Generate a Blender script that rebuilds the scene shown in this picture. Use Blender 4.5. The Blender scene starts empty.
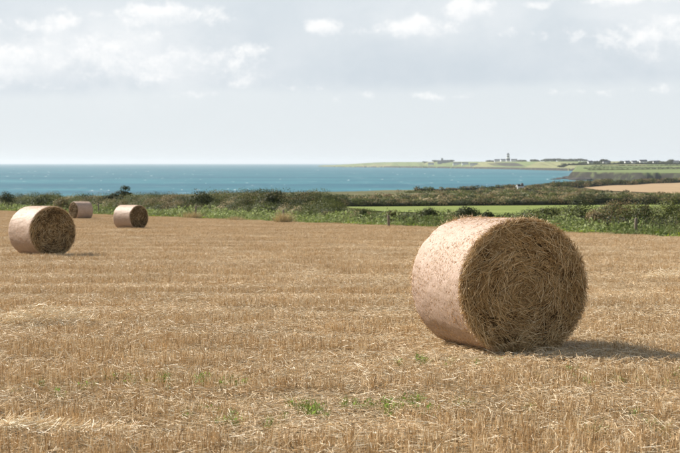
import bpy, math, random
import numpy as np
from math import radians, sin, cos, pi

# ------------------------------------------------------------------ camera, sky, sun, exposure
scene = bpy.context.scene
COL = scene.collection
ZC = 22.0                     # camera height above the sea (the sea lies at z = 0)
FPX = 1606.0                  # focal length in photo pixels, used to turn directions into distances

cam_d = bpy.data.cameras.new('camera'); cam = bpy.data.objects.new('camera', cam_d); COL.objects.link(cam)
cam_d.lens = 85.0; cam_d.sensor_width = 36.0; cam_d.clip_start = 0.1; cam_d.clip_end = 200000.0
cam.location = (0, 0, ZC); cam.rotation_euler = (radians(90 - 2.264), 0, 0)
cam_d.dof.use_dof = True; cam_d.dof.focus_distance = 15.6; cam_d.dof.aperture_fstop = 7.1
scene.camera = cam

SUN_EL, SUN_AZ = radians(37), radians(-53)     # azimuth from +Y (straight ahead) towards +X
world = bpy.data.worlds.new('World'); scene.world = world; world.use_nodes = True
scene.view_settings.view_transform = 'Standard'; scene.view_settings.look = 'None'
scene.view_settings.exposure = 0.75; scene.view_settings.gamma = 1.0
scene.view_settings.use_curve_mapping = False
scene.cycles.max_bounces = 6; scene.cycles.diffuse_bounces = 3; scene.cycles.glossy_bounces = 2
scene.cycles.transmission_bounces = 3; scene.cycles.transparent_max_bounces = 6; scene.cycles.volume_bounces = 0
scene.cycles.use_denoising = True
scene.cycles.sample_clamp_indirect = 4.0

sun_d = bpy.data.lights.new('sun', 'SUN'); sun = bpy.data.objects.new('sun', sun_d); COL.objects.link(sun)
sun_d.energy = 5.0; sun_d.angle = radians(0.53); sun_d.color = (1.0, 0.95, 0.87)
sun.location = (-60, 40, 90)
# lamp shines along local -Z: point -Z away from the sun direction
sun.rotation_euler = (pi/2 - SUN_EL, 0, -SUN_AZ + pi)


class NT:
    """tiny helper for node trees"""
    def __init__(s, tree): s.t = tree; s.n = tree.nodes; s.l = tree.links
    def new(s, typ, **kw):
        n = s.n.new(typ)
        for k, v in kw.items(): setattr(n, k, v)
        return n
    def set(s, sock, v):
        if isinstance(v, bpy.types.NodeSocket): s.l.new(v, sock)
        elif v is not None: sock.default_value = v
    def m(s, op, a, b=None, c=None, clamp=False):
        n = s.new('ShaderNodeMath', operation=op, use_clamp=clamp)
        s.set(n.inputs[0], a)
        if b is not None: s.set(n.inputs[1], b)
        if c is not None: s.set(n.inputs[2], c)
        return n.outputs[0]
    def vm(s, op, a, b=None):
        n = s.new('ShaderNodeVectorMath', operation=op); s.set(n.inputs[0], a)
        if b is not None: s.set(n.inputs[1], b)
        return n.outputs[0]
    def mix(s, f, a, b, blend='MIX'):
        n = s.new('ShaderNodeMix', data_type='RGBA', blend_type=blend, clamp_factor=True)
        s.set(n.inputs[0], f)
        s.set(n.inputs[6], a if isinstance(a, bpy.types.NodeSocket) else (*a, 1)); s.set(n.inputs[7], b if isinstance(b, bpy.types.NodeSocket) else (*b, 1))
        return n.outputs[2]
    def noise(s, vec, scale, detail=4, rough=0.55, dist=0.0, out=0):
        n = s.new('ShaderNodeTexNoise'); s.set(n.inputs['Vector'], vec)
        n.inputs['Scale'].default_value = scale; n.inputs['Detail'].default_value = detail
        n.inputs['Roughness'].default_value = rough; n.inputs['Distortion'].default_value = dist
        return n.outputs[out]
    def smooth(s, v, a, b, c=0.0, d=1.0):
        n = s.new('ShaderNodeMapRange', interpolation_type='SMOOTHSTEP'); s.set(n.inputs[0], v)
        n.inputs[1].default_value = a; n.inputs[2].default_value = b; n.inputs[3].default_value = c; n.inputs[4].default_value = d
        return n.outputs[0]
    def scale(s, vec, sc): return s.vm('MULTIPLY', vec, sc)


def build_world():
    w = NT(world.node_tree); w.n.clear()
    out = w.new('ShaderNodeOutputWorld'); bg = w.new('ShaderNodeBackground')
    sky = w.new('ShaderNodeTexSky', sky_type='NISHITA', sun_disc=False)
    sky.sun_elevation = SUN_EL; sky.sun_rotation = SUN_AZ; sky.altitude = 20; sky.air_density = 1.0; sky.dust_density = 0.6; sky.ozone_density = 1.0
    S = 0.055
    bg.inputs['Strength'].default_value = S
    tc = w.new('ShaderNodeTexCoord'); d = tc.outputs['Generated']
    sep = w.new('ShaderNodeSeparateXYZ'); w.l.new(d, sep.inputs[0])
    x, y, z = sep.outputs
    az = w.m('ARCTAN2', x, y)                       # 0 straight ahead
    el = w.m('ARCSINE', z)
    # warp used for ragged cloud edges
    wv = w.scale(d, (1, 1, 1.35))
    n1 = w.noise(wv, 22, 6, 0.6)
    n2 = w.noise(wv, 60, 5, 0.6)
    n3 = w.noise(w.scale(d, (1, 1, 3.5)), 7, 5, 0.55)
    q = lambda c: tuple(v * .635 / S for v in c)           # colours given as seen, divided by the strength
    # clear air: milky near the horizon, Nishita blue above
    hz = w.smooth(el, 0.02, 0.42, 1.0, 0.0)
    milk = w.mix(w.smooth(el, -0.02, 0.12), q((.745, .79, .815)), q((.69, .75, .80)))
    base = w.mix(w.m('MULTIPLY', hz, 0.97), sky.outputs[0], milk)
    # grey cloud deck with a ragged flat underside about 2.6 degrees up
    low = w.m('ADD', el, w.m('MULTIPLY', w.m('SUBTRACT', n3, 0.5), 0.013))
    low = w.m('ADD', low, w.m('MULTIPLY', w.m('SUBTRACT', n2, 0.5), 0.006))
    low = w.m('SUBTRACT', low, w.m('MULTIPLY', w.m('SINE', w.m('MULTIPLY', az, 1.0)), 0.022))
    deck = w.m('MULTIPLY', w.smooth(low, 0.0415, 0.0515), w.smooth(el, 0.050, 0.13, 1.0, 0.30))
    deckc = w.mix(n1, q((.525, .60, .67)), q((.73, .775, .81)))
    c = w.mix(w.m('MULTIPLY', deck, 0.95), base, deckc)
    # broad soft white banks behind the heaps
    soft = None
    for (px, py, rx, ry, amp) in [(95, 48, 125, 34, .80), (650, 22, 80, 34, .55), (440, 12, 90, 22, .45), (-180, 40, 150, 40, .8), (900, 50, 140, 30, .7)]:
        a0, e0 = (px - 340) / FPX, (163 - py) / FPX
        sx = w.m('MULTIPLY', w.m('SUBTRACT', w.m('ADD', az, w.m('MULTIPLY', w.m('SUBTRACT', n3, .5), .10)), a0), FPX / rx); sy = w.m('MULTIPLY', w.m('SUBTRACT', w.m('ADD', el, w.m('MULTIPLY', w.m('SUBTRACT', n1, .5), .02)), e0), FPX / ry)
        g = w.m('MULTIPLY', w.m('EXPONENT', w.m('MULTIPLY', w.m('ADD', w.m('MULTIPLY', sx, sx), w.m('MULTIPLY', sy, sy)), -0.6)), amp)
        soft = g if soft is None else w.m('MAXIMUM', soft, g)
    c = w.mix(w.m('MULTIPLY', soft, w.smooth(n1, .30, .62, .45, 1.0)), c, q((.90, .915, .925)))
    # heaped cumulus: gaussian heaps broken up by noise; lit where the cloud thins towards the sun (up and left)
    heaps = [(8, 66, 40, 20, .85), (100, 58, 105, 26, .66), (155, 18, 66, 11, .72), (40, 30, 60, 14, .52), (222, 66, 46, 20, .58), (60, 88, 60, 5, .45),
             (318, 28, 19, 10, .80), (425, 29, 60, 10, .74), (468, 12, 27, 14, .80), (528, 8, 22, 6, .60), (655, 40, 48, 22, .66), (635, 3, 60, 8, .72),
             (290, 88, 60, 5, .40), (420, 96, 90, 5, .42), (600, 92, 80, 6, .42), (210, 95, 40, 5, .5), (560, 40, 40, 14, .35)]
    def density(da, de):
        vec = w.vm('ADD', wv, (da*1.0, 0, de*1.35))
        n = w.m('ADD', w.m('MULTIPLY', w.noise(vec, 34, 8, 0.62), .6), w.m('MULTIPLY', w.noise(w.vm('ADD', vec, (1.3, 4.2, .7)), 85, 6, 0.6), .4))
        wa = w.m('ADD', w.m('ADD', az, da), w.m('MULTIPLY', w.m('SUBTRACT', w.noise(w.vm('ADD', vec, (7.3, 2.1, 4.4)), 20, 4, .6), .5), .03))
        we = w.m('ADD', el, de)
        tot = None
        for (px, py, rx, ry, amp) in heaps:
            a0, e0 = (px - 340) / FPX, (163 - py) / FPX
            gx = w.m('MULTIPLY', w.m('SUBTRACT', wa, a0), FPX / rx); gx = w.m('MULTIPLY', gx, gx)
            gy = w.m('MULTIPLY', w.m('SUBTRACT', we, e0), FPX / ry); gy = w.m('MULTIPLY', gy, gy)
            g = w.m('MULTIPLY', w.m('EXPONENT', w.m('MULTIPLY', w.m('ADD', gx, gy), -0.6)), amp)
            tot = g if tot is None else w.m('MAXIMUM', tot, g)
        hi = w.m('MULTIPLY', w.smooth(w.noise(w.scale(d, (1, 1, 2.2)), 5.5, 7, 0.6), 0.50, 0.70), w.smooth(el, 0.10, 0.16))
        tot = w.m('MAXIMUM', tot, w.m('MULTIPLY', hi, .8))
        return w.m('ADD', tot, w.m('MULTIPLY', w.m('SUBTRACT', n, .5), 2.3))
    d0 = density(0, 0); d1 = density(-.0035, .0050)
    lit = w.m('ADD', .58, w.m('MULTIPLY', w.m('SUBTRACT', d0, d1), 1.35), clamp=True)
    alpha = w.smooth(d0, 0.30, 0.74)
    puffc = w.mix(lit, q((.76, .80, .835)), q((.98, .98, .975)))
    c = w.mix(w.m('MULTIPLY', alpha, .85), c, puffc)
    w.l.new(c, bg.inputs['Color']); w.l.new(bg.outputs[0], out.inputs['Surface'])
build_world()

# ------------------------------------------------------------------ helpers
rng = np.random.default_rng(11)
random.seed(5)


def tag(o, label=None, cat=None, group=None, kind=None):
    if label: o['label'] = label
    if cat: o['category'] = cat
    if group: o['group'] = group
    if kind: o['kind'] = kind
    return o


def link(name, me, mat=None, parent=None):
    o = bpy.data.objects.new(name, me); COL.objects.link(o)
    if mat is not None and me is not None and len(me.materials) == 0: me.materials.append(mat)
    if parent is not None: o.parent = parent
    return o


def empty(name, loc=(0, 0, 0), rz=0.0, rx=0.0):
    o = bpy.data.objects.new(name, None); COL.objects.link(o)
    o.empty_display_size = 0.2; o.location = loc; o.rotation_euler = (rx, 0, rz)
    return o


def arr_mesh(name, V, Q=None, T=None, col=None, smooth=False):
    """mesh from numpy arrays; quads Q, tris T, colour per vertex"""
    me = bpy.data.meshes.new(name)
    V = np.asarray(V, np.float32)
    me.vertices.add(len(V)); me.vertices.foreach_set('co', V.ravel())
    loops, starts, tot, k = [], [], [], 0
    if Q is not None and len(Q):
        Q = np.asarray(Q, np.int32); loops.append(Q.ravel()); starts.append(np.arange(len(Q)) * 4); tot.append(np.full(len(Q), 4)); k = Q.size
    if T is not None and len(T):
        T = np.asarray(T, np.int32); loops.append(T.ravel()); starts.append(k + np.arange(len(T)) * 3); tot.append(np.full(len(T), 3))
    loops = np.concatenate(loops).astype(np.int32); starts = np.concatenate(starts).astype(np.int32)
    me.loops.add(len(loops)); me.loops.foreach_set('vertex_index', loops)
    me.polygons.add(len(starts)); me.polygons.foreach_set('loop_start', starts)
    me.polygons.foreach_set('use_smooth', np.full(len(starts), bool(smooth)))
    if col is not None:
        a = me.color_attributes.new('Col', 'FLOAT_COLOR', 'POINT')
        c4 = np.ones((len(V), 4), np.float32); c4[:, :3] = col
        a.data.foreach_set('color', c4.ravel())
    me.update(calc_edges=True); me.validate()
    return me


def unit(a): return a / np.maximum(np.linalg.norm(a, axis=-1, keepdims=True), 1e-9)


def strands(P, D, L, W, bend=0.0, segs=1, r=rng, sides=3, taper=1.0):
    """straws: three-sided stems from base points P along D; returns V, Q, n per strand"""
    n = len(P); D = unit(D)
    U = unit(np.cross(D, r.normal(size=(n, 3)))); Vv = np.cross(D, U)
    L = np.broadcast_to(np.asarray(L, float), (n,)); W = np.broadcast_to(np.asarray(W, float), (n,))
    B = np.broadcast_to(np.asarray(bend, float), (n,))
    rings = []
    for k in range(segs + 1):
        t = k / segs
        C = P + D * (L * t)[:, None] + U * (B * L * t * t)[:, None]
        w = W * (1 + (taper - 1) * t)
        for j in range(sides):
            a = 2 * pi * j / sides
            rings.append(C + (U * cos(a) + Vv * sin(a)) * (w * .5)[:, None])
    V = np.stack(rings, 1)                     # n, (segs+1)*sides, 3
    m = V.shape[1]; base = (np.arange(n) * m)[:, None]
    q = []
    for k in range(segs):
        for j in range(sides):
            j2 = (j + 1) % sides
            q.append([k*sides + j, k*sides + j2, (k+1)*sides + j2, (k+1)*sides + j])
    Q = (base[:, :, None] + np.array(q)[None]).reshape(-1, 4)
    return V.reshape(-1, 3), Q, m


def leaves(P, size, r=rng, up=0.0, aspect=1.6, N=None):
    """leaf quads (kite shaped) around points P"""
    n = len(P)
    N0 = unit(r.normal(size=(n, 3)) + (0 if N is None else N) + np.array([0, 0, up]))
    A = unit(np.cross(N0, r.normal(size=(n, 3)))); B = np.cross(N0, A)
    s = np.broadcast_to(np.asarray(size, float), (n,))[:, None] * r.uniform(.6, 1.3, (n, 1))
    V = np.stack([P - A*s*aspect*.5, P + B*s*.42 - A*s*.05, P + A*s*aspect*.5, P - B*s*.42 + A*s*.1], 1).reshape(-1, 3)
    Q = np.arange(n * 4).reshape(-1, 4)
    return V, Q


class Bag:
    """collects V, Q, colour batches into one mesh"""
    def __init__(s): s.V, s.Q, s.T, s.C, s.k = [], [], [], [], 0
    def add(s, V, Q=None, col=None, T=None):
        if Q is not None: s.Q.append(np.asarray(Q) + s.k)
        if T is not None: s.T.append(np.asarray(T) + s.k)
        s.V.append(V); s.k += len(V)
        s.C.append(np.broadcast_to(np.asarray(col if col is not None else (.5, .5, .5), float), (len(V), 3)))
    def mesh(s, name, smooth=False):
        return arr_mesh(name, np.concatenate(s.V), np.concatenate(s.Q) if s.Q else None, np.concatenate(s.T) if s.T else None, np.concatenate(s.C), smooth)


def box(x0, x1, y0, y1, z0, z1):
    V = np.array([(x, y, z) for z in (z0, z1) for y in (y0, y1) for x in (x0, x1)], float)
    Q = np.array([(0, 2, 3, 1), (4, 5, 7, 6), (0, 1, 5, 4), (2, 6, 7, 3), (0, 4, 6, 2), (1, 3, 7, 5)])
    return V, Q


def lathe(prof, n=20):
    V = np.array([(r*cos(2*pi*j/n), r*sin(2*pi*j/n), z) for r, z in prof for j in range(n)])
    Q = np.array([(i*n + j, i*n + (j+1) % n, (i+1)*n + (j+1) % n, (i+1)*n + j) for i in range(len(prof)-1) for j in range(n)])
    return V, Q


def vnoise(x, y, seed=0):
    """smooth value noise in numpy"""
    x = np.asarray(x, float); y = np.asarray(y, float)
    xi = np.floor(x).astype(np.int64); yi = np.floor(y).astype(np.int64); fx = x - xi; fy = y - yi
    fx = fx*fx*(3 - 2*fx); fy = fy*fy*(3 - 2*fy)
    def h(a, b):
        v = np.sin(a*127.1 + b*311.7 + seed*74.7) * 43758.5453
        return v - np.floor(v)
    return (h(xi, yi)*(1-fx) + h(xi+1, yi)*fx)*(1-fy) + (h(xi, yi+1)*(1-fx) + h(xi+1, yi+1)*fx)*fy


def fbm(x, y, seed=0, o=4):
    s, a, t = 0, 1, 0
    for k in range(o): s = s + a*vnoise(x*2**k, y*2**k, seed + k); t += a; a *= .5
    return s / t


def X(px, d): return (px - 340) / FPX * d          # photo column at distance d -> world x


def sstep(a, b, x):
    t = np.clip((np.asarray(x, float) - a) / (b - a), 0, 1); return t*t*(3 - 2*t)


# ------------------------------------------------------------------ materials
def material(name):
    m = bpy.data.materials.new(name); m.use_nodes = True
    t = NT(m.node_tree); b = t.n['Principled BSDF']
    return m, t, b


def mat_plain(name, col, rough=.8, var=.25, scale=6.0, spec=.3, bump=0.0):
    m, t, b = material(name)
    tc = t.new('ShaderNodeNewGeometry').outputs['Position']
    n = t.noise(tc, scale, 5, .6)
    c = t.mix(n, tuple(v*(1-var) for v in col), tuple(min(1, v*(1+var)) for v in col))
    t.l.new(c, b.inputs['Base Color']); b.inputs['Roughness'].default_value = rough
    b.inputs['Specular IOR Level'].default_value = spec
    if bump:
        bn = t.new('ShaderNodeBump'); bn.inputs['Strength'].default_value = bump; t.l.new(n, bn.inputs['Height']); t.l.new(bn.outputs[0], b.inputs['Normal'])
    return m


def mat_attr(name, rough=.6, spec=.25, transl=.0, var=.0, vscale=.3):
    """colour from the Col attribute, optional translucency and large scale variation"""
    m, t, b = material(name)
    at = t.new('ShaderNodeAttribute', attribute_name='Col').outputs['Color']
    c = at
    if var:
        p = t.new('ShaderNodeNewGeometry').outputs['Position']
        n = t.noise(p, vscale, 4, .6)
        f = t.m('ADD', t.m('MULTIPLY', n, 2*var), 1 - var)
        c = t.vm('SCALE', at); c.node.inputs['Scale'].default_value = 1; t.l.new(f, c.node.inputs['Scale'])
    t.l.new(c, b.inputs['Base Color']); b.inputs['Roughness'].default_value = rough; b.inputs['Specular IOR Level'].default_value = spec
    if transl:
        tr = t.new('ShaderNodeBsdfTranslucent'); t.l.new(c, tr.inputs['Color'])
        mx = t.new('ShaderNodeMixShader'); mx.inputs[0].default_value = transl
        t.l.new(b.outputs[0], mx.inputs[1]); t.l.new(tr.outputs[0], mx.inputs[2])
        t.l.new(mx.outputs[0], t.n['Material Output'].inputs['Surface'])
    return m


M_STRAW = mat_attr('straw', .5, .3, .20, .14, .35)
M_LEAF = mat_attr('leaf', .6, .14, .32, .15, .4)
M_BALESTRAW = mat_attr('bale_straw', .55, .25, .08)
M_WOOD = mat_plain('weathered_wood', (.20, .16, .12), .85, .35, 20, .2, .3)
M_BARK = mat_plain('bark', (.10, .075, .05), .9, .3, 8)


def mat_soil():
    m, t, b = material('stubble_soil')
    p = t.new('ShaderNodeNewGeometry').outputs['Position']
    n1 = t.noise(p, .35, 4, .6); n2 = t.noise(p, 30, 4, .7); n3 = t.noise(t.scale(p, (.12, 1.6, 1)), 1.0, 4, .6)
    c = t.mix(t.smooth(n2, .35, .65), (.085, .055, .028), (.20, .135, .062))
    c = t.mix(t.m('MULTIPLY', t.smooth(n3, .45, .7), .6), c, (.27, .19, .095))
    c = t.mix(t.m('MULTIPLY', n1, .35), c, (.26, .19, .09))
    t.l.new(c, b.inputs['Base Color']); b.inputs['Roughness'].default_value = .9; b.inputs['Specular IOR Level'].default_value = .1
    bn = t.new('ShaderNodeBump'); bn.inputs['Strength'].default_value = .8; bn.inputs['Distance'].default_value = .05
    t.l.new(n2, bn.inputs['Height']); t.l.new(bn.outputs[0], b.inputs['Normal'])
    return m


def mat_two(name, a, bcol, ccol, s1, s2, stretch=(1, 1, 1), bump=.5, bd=.3):
    m, t, b = material(name)
    p = t.scale(t.new('ShaderNodeNewGeometry').outputs['Position'], stretch)
    n1 = t.noise(p, s1, 5, .6); n2 = t.noise(p, s2, 4, .65)
    c = t.mix(t.smooth(n1, .38, .62), a, bcol); c = t.mix(t.smooth(n2, .45, .68), c, ccol)
    t.l.new(c, b.inputs['Base Color']); b.inputs['Roughness'].default_value = .9; b.inputs['Specular IOR Level'].default_value = .1
    bn = t.new('ShaderNodeBump'); bn.inputs['Strength'].default_value = bump; bn.inputs['Distance'].default_value = bd
    t.l.new(n2, bn.inputs['Height']); t.l.new(bn.outputs[0], b.inputs['Normal'])
    return m


M_SOIL = mat_soil()
M_ROUGH = mat_two('rough_grass', (.085, .085, .035), (.16, .13, .065), (.10, .12, .04), .03, .4)
M_PASTURE = mat_two('pasture_grass', (.155, .195, .042), (.22, .255, .065), (.14, .17, .04), .035, .35, (.4, 1, 1), .35)
M_TAN = mat_two('tan_field', (.34, .235, .13), (.40, .285, .165), (.30, .205, .115), .02, .25, (.4, 2, 1), .2)


def mat_sea():
    m, t, b = material('sea_water')
    p = t.new('ShaderNodeNewGeometry').outputs['Position']
    n1 = t.noise(t.scale(p, (.25, 1, 1)), .0035, 4, .6)          # broad wind lanes; their darker bands also paint in cloud shadow
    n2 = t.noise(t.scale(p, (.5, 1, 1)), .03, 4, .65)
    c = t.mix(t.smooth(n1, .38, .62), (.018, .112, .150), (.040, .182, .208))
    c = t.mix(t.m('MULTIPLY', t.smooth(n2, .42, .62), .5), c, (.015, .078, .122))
    n4 = t.noise(t.scale(p, (.028, .006, 1)), 1.0, 4, .65)
    c = t.mix(t.m('MULTIPLY', t.smooth(n4, .5, .72), .35), c, (.065, .20, .235))
    cap = t.noise(t.scale(p, (.35, 1, 1)), .055, 3, .6, 0.4)
    big = t.noise(p, .004, 3, .5)
    foam = t.m('MULTIPLY', t.smooth(cap, .66, .70), t.smooth(big, .40, .60))
    c = t.mix(t.m('MULTIPLY', foam, .85), c, (.78, .82, .82))
    t.l.new(c, b.inputs['Base Color']); b.inputs['Roughness'].default_value = .45
    b.inputs['Specular IOR Level'].default_value = .22; b.inputs['IOR'].default_value = 1.33
    bn = t.new('ShaderNodeBump'); bn.inputs['Strength'].default_value = .9; bn.inputs['Distance'].default_value = 1.6
    wv = t.noise(t.scale(p, (.4, 1, 1)), .12, 4, .6)
    t.l.new(wv, bn.inputs['Height']); t.l.new(bn.outputs[0], b.inputs['Normal'])
    return m
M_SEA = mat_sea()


def mat_headland():
    m, t, b = material('headland_fields')
    g = t.new('ShaderNodeNewGeometry'); p = g.outputs['Position']
    vor = t.new('ShaderNodeTexVoronoi', feature='F1'); vor.inputs['Scale'].default_value = 1.0
    t.l.new(t.scale(p, (.0035, .0016, 0)), vor.inputs['Vector'])
    sepc = t.new('ShaderNodeSeparateColor'); t.l.new(vor.outputs['Color'], sepc.inputs[0])
    c = t.mix(sepc.outputs[0], (.16, .20, .075), (.20, .23, .10))
    c = t.mix(t.smooth(sepc.outputs[1], .80, .86), c, (.26, .25, .12))
    c = t.mix(t.m('MULTIPLY', t.noise(p, .02, 4, .6), .5), c, (.12, .15, .05))
    sn = t.new('ShaderNodeSeparateXYZ'); t.l.new(g.outputs['Normal'], sn.inputs[0])
    rock = t.mix(t.noise(t.scale(p, (1, 1, 4)), .06, 5, .7), (.020, .021, .018), (.075, .066, .048))
    steep = t.m('MULTIPLY', t.smooth(sn.outputs[2], .76, .92, 1, 0), t.smooth(t.noise(p, .05, 4, .65), .30, .46, .45, 1))
    c = t.mix(steep, c, rock)
    t.l.new(c, b.inputs['Base Color']); b.inputs['Roughness'].default_value = .95; b.inputs['Specular IOR Level'].default_value = .05
    return m
M_HEAD = mat_headland()

# ------------------------------------------------------------------ terrain
CY = np.array([-400, 0, 60, 120, 180, 240, 300, 360, 430, 550, 700, 1000, 1600, 3000], float)
CZ = np.array([7.5, -1.5, -2.85, -4.2, -5.55, -6.9, -8.15, -9.25, -10.3, -11.4, -12.2, -12.7, -12.7, -12.7])
SHX = np.array([-2600, -900, -400, -120, -4, 40, 82, 145, 190, 270, 500, 900, 2600], float)
SHY = np.array([250, 330, 420, 560, 690, 770, 800, 1000, 1110, 1230, 1380, 1480, 1600], float)


def zland(y):
    y = np.asarray(y, float); s = 0
    for o in (-30, -15, 0, 15, 30): s = s + np.interp(y + o, CY, CZ)
    return np.where(y < 230, -1.5 - .0225*y, s / 5)


def zt(x, y):
    """ground height above the sea"""
    x = np.asarray(x, float); y = np.asarray(y, float)
    z = ZC + zland(y)
    z = z + (fbm(x/120, y/120, 3, 3) - .5) * 2.2 * sstep(220, 420, y)
    sd = np.interp(x, SHX, SHY) - y + (fbm(x/35, y/35, 9, 3) - .5) * 30
    f = sstep(-26, 0, sd)
    return z * f - 3.0 * (1 - f)


def grid_mesh(name, Xg, Yg, Zg, smooth=True):
    r, c = Xg.shape
    V = np.stack([Xg, Yg, Zg], -1).reshape(-1, 3)
    i = np.arange(r*c).reshape(r, c)
    Q = np.stack([i[:-1, :-1], i[:-1, 1:], i[1:, 1:], i[1:, :-1]], -1).reshape(-1, 4)
    return arr_mesh(name, V, Q, smooth=smooth)


gx = np.concatenate([-np.geomspace(2600, 130, 60), np.linspace(-125, 300, 150), np.geomspace(305, 2600, 60)])
gy = np.concatenate([np.linspace(-400, -20, 12), np.linspace(-15, 420, 60), np.linspace(428, 1300, 130), np.geomspace(1310, 1750, 24)])
Xg, Yg = np.meshgrid(gx, gy)
ground = tag(link('ground', grid_mesh('ground', Xg, Yg, zt(Xg, Yg) - .02), M_ROUGH), 'rough coastal grassland sloping down to the sea', 'ground', kind='structure')

# sea
sx = np.concatenate([-np.geomspace(40000, 100, 30), np.geomspace(100, 40000, 30)])
Sx, Sy = np.meshgrid(sx, np.concatenate([np.linspace(-5000, 3000, 20), np.geomspace(3300, 45000, 30)]))
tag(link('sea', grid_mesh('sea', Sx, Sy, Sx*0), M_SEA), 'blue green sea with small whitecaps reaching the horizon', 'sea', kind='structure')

def whitecaps():
    r = np.random.default_rng(33); b = Bag(); k = 0
    while k < 180:
        y = 700 + 5200*r.uniform()**1.4; x = r.uniform(-.30, .28)*y
        if y < float(np.interp(x, SHX, SHY)) + 40 or fbm(np.array(x/260.), np.array(y/500.), 6, 2) < .45: continue
        L_ = r.uniform(.6, 2.6)*(1 + y/2500); h = r.uniform(.10, .30)*(1 + y/2600); n = 7
        u = np.linspace(-1, 1, n); hh = h*(1 - u**2)*r.uniform(.5, 1.1, n); yo = r.normal(0, .5, n)
        V = np.concatenate([np.stack([x + u*L_/2, y + yo - .9, np.full(n, .03)], 1), np.stack([x + u*L_/2, y + yo, hh + .04], 1), np.stack([x + u*L_/2, y + yo + 1.5, np.full(n, .03)], 1)])
        i_ = np.arange(n - 1); Q = np.concatenate([np.stack([i_, i_ + 1, i_ + 1 + n, i_ + n], 1), np.stack([i_ + n, i_ + 1 + n, i_ + 1 + 2*n, i_ + 2*n], 1)])
        b.add(V, Q); k += 1
    o = link('whitecaps', b.mesh('whitecaps', True), mat_plain('sea_foam', (.6, .66, .68), .7, .05, .3)); tag(o, 'small white breaking wave crests scattered over the sea', 'waves', kind='stuff')
whitecaps()

# boundary of the stubble field: a straight line running away to the left
B0 = np.array([13.0, 62.0]); BD = unit(np.array([-55.0, 138.0])); BN = np.array([BD[1], -BD[0]])    # BN points away from the field
def xb(y): return B0[0] + (np.asarray(y, float) - B0[1]) * BD[0] / BD[1]
def bpt(y, off):                               # point level with boundary row y, 'off' metres beyond the edge
    return np.array([xb(y) + BN[0]*off, y + BN[1]*off])

fy = np.concatenate([np.linspace(-40, 40, 120), np.linspace(41, 240, 130)])
s = np.linspace(0, 1, 200)
Yf = np.repeat(fy[:, None], len(s), 1)
Xf = -160 + (xb(Yf) + .6*np.sin(Yf*.35) + 160) * (1 - (1 - s[None])**1.6)
Zf = zt(Xf, Yf) + .012 + (fbm(Xf*.8, Yf*2.2, 5, 3) - .5) * .05
tag(link('stubble_field', grid_mesh('stubble_field', Xf, Yf, Zf), M_SOIL), 'harvested cereal field of golden stubble', 'field', kind='structure')

def strip_sheet(name, rows, mat, label, nx=60, off=.10):
    """rows: (y, xleft, xright)"""
    rows = np.array(rows, float); yy = np.linspace(rows[0, 0], rows[-1, 0], 60)
    xl = np.interp(yy, rows[:, 0], rows[:, 1]); xr = np.interp(yy, rows[:, 0], rows[:, 2])
    t = np.linspace(0, 1, nx)
    Yg = np.repeat(yy[:, None], nx, 1); Xg = xl[:, None] + (xr - xl)[:, None]*t
    return tag(link(name, grid_mesh(name, Xg, Yg, zt(Xg, Yg) + off), mat), label, 'field', kind='structure')

strip_sheet('green_pasture', [(125, 16, 90), (240, -4, 160), (300, -6, 240), (331, 2, 260)], M_PASTURE, 'bright green pasture behind the near hedge')
strip_sheet('tan_field', [(560, 119, 520), (640, 106, 560), (820, 124, 600), (880, 152, 620), (1040, 222, 640), (1120, 280, 660)], M_TAN, 'distant tan coloured harvested field', off=.25)
strip_sheet('green_patch', [(735, X(541, 735), X(553, 735)), (800, X(542, 800), X(553, 800))], M_PASTURE, 'tiny bright green grass patch near the shore', 12, .25)
strip_sheet('tan_patch', [(610, X(525, 610), X(546, 610)), (668, X(532, 668), X(547, 668))], M_TAN, 'small tan bare patch in the rough grassland', 12, .25)
strip_sheet('green_strip', [(640, X(440, 640), X(470, 640)), (690, X(452, 690), X(515, 690))], M_PASTURE, 'thin green strip in the rough grassland', 30, .25)

# far headland beyond the bay: shore line given as y of the shore along x
def far_land(name, x, ys, depth, hc, hin, rise, label, left=None):
    t = np.concatenate([[-.012, -.004, 0, .002, .005, .012], np.geomspace(.02, 1, 40)])
    Xg = np.repeat(x[:, None], len(t), 1); Yg = ys[:, None] + depth[:, None]*t
    dist = depth[:, None]*t
    if left is not None: Xg = Xg + (Yg - ys[:, None]) * left
    n = (fbm(Xg/300, Yg/300, 4, 4) - .5)
    cl = sstep(-3, 7, dist + n*8)
    h = hc[:, None]*cl + (hin - hc)[:, None]*sstep(0, 1, dist/rise[:, None]) + n*3*sstep(40, 300, dist)
    h = np.where(dist < -2, -3.0, h)
    return tag(link(name, grid_mesh(name, Xg, Yg, h), M_HEAD), label, 'headland', kind='structure')

fx_ = np.array([-135, -106, 27, 284, 392, 540, 582, 610, 644, 680, 760, 1000, 1600, 3500.])
fs_ = np.array([9900, 9500, 8600, 7600, 7000, 6150, 5550, 5000, 4650, 4400, 4300, 4300, 4300, 4300.])
hx = np.concatenate([np.linspace(-135, 760, 260), np.geomspace(770, 3500, 40)])
ysf = np.interp(hx, fx_, fs_) + (fbm(hx/30, hx*0, 8, 4) - .5)*260
dep = np.full(len(hx), 4000.)
tipf = sstep(-135, 330, hx)
far_land('far_headland', hx, ysf, dep, 2 + 5*tipf, 4 + 23.0*tipf, 250 + 450*tipf, 'low green headland across the bay')
cx_ = np.array([300, 330, 360, 413, 500, 700, 1100, 1700, 2600.]); cs_ = np.array([2200, 2060, 2010, 1960, 1900, 1850, 1800, 1750, 1650.])
cx = np.concatenate([np.linspace(306, 520, 160), np.geomspace(524, 2600, 60)])
ysc = np.interp(cx, cx_, cs_) + (fbm(cx/47, cx*0, 2, 5) - .5)*80
edge = sstep(304, 311, cx)
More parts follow.
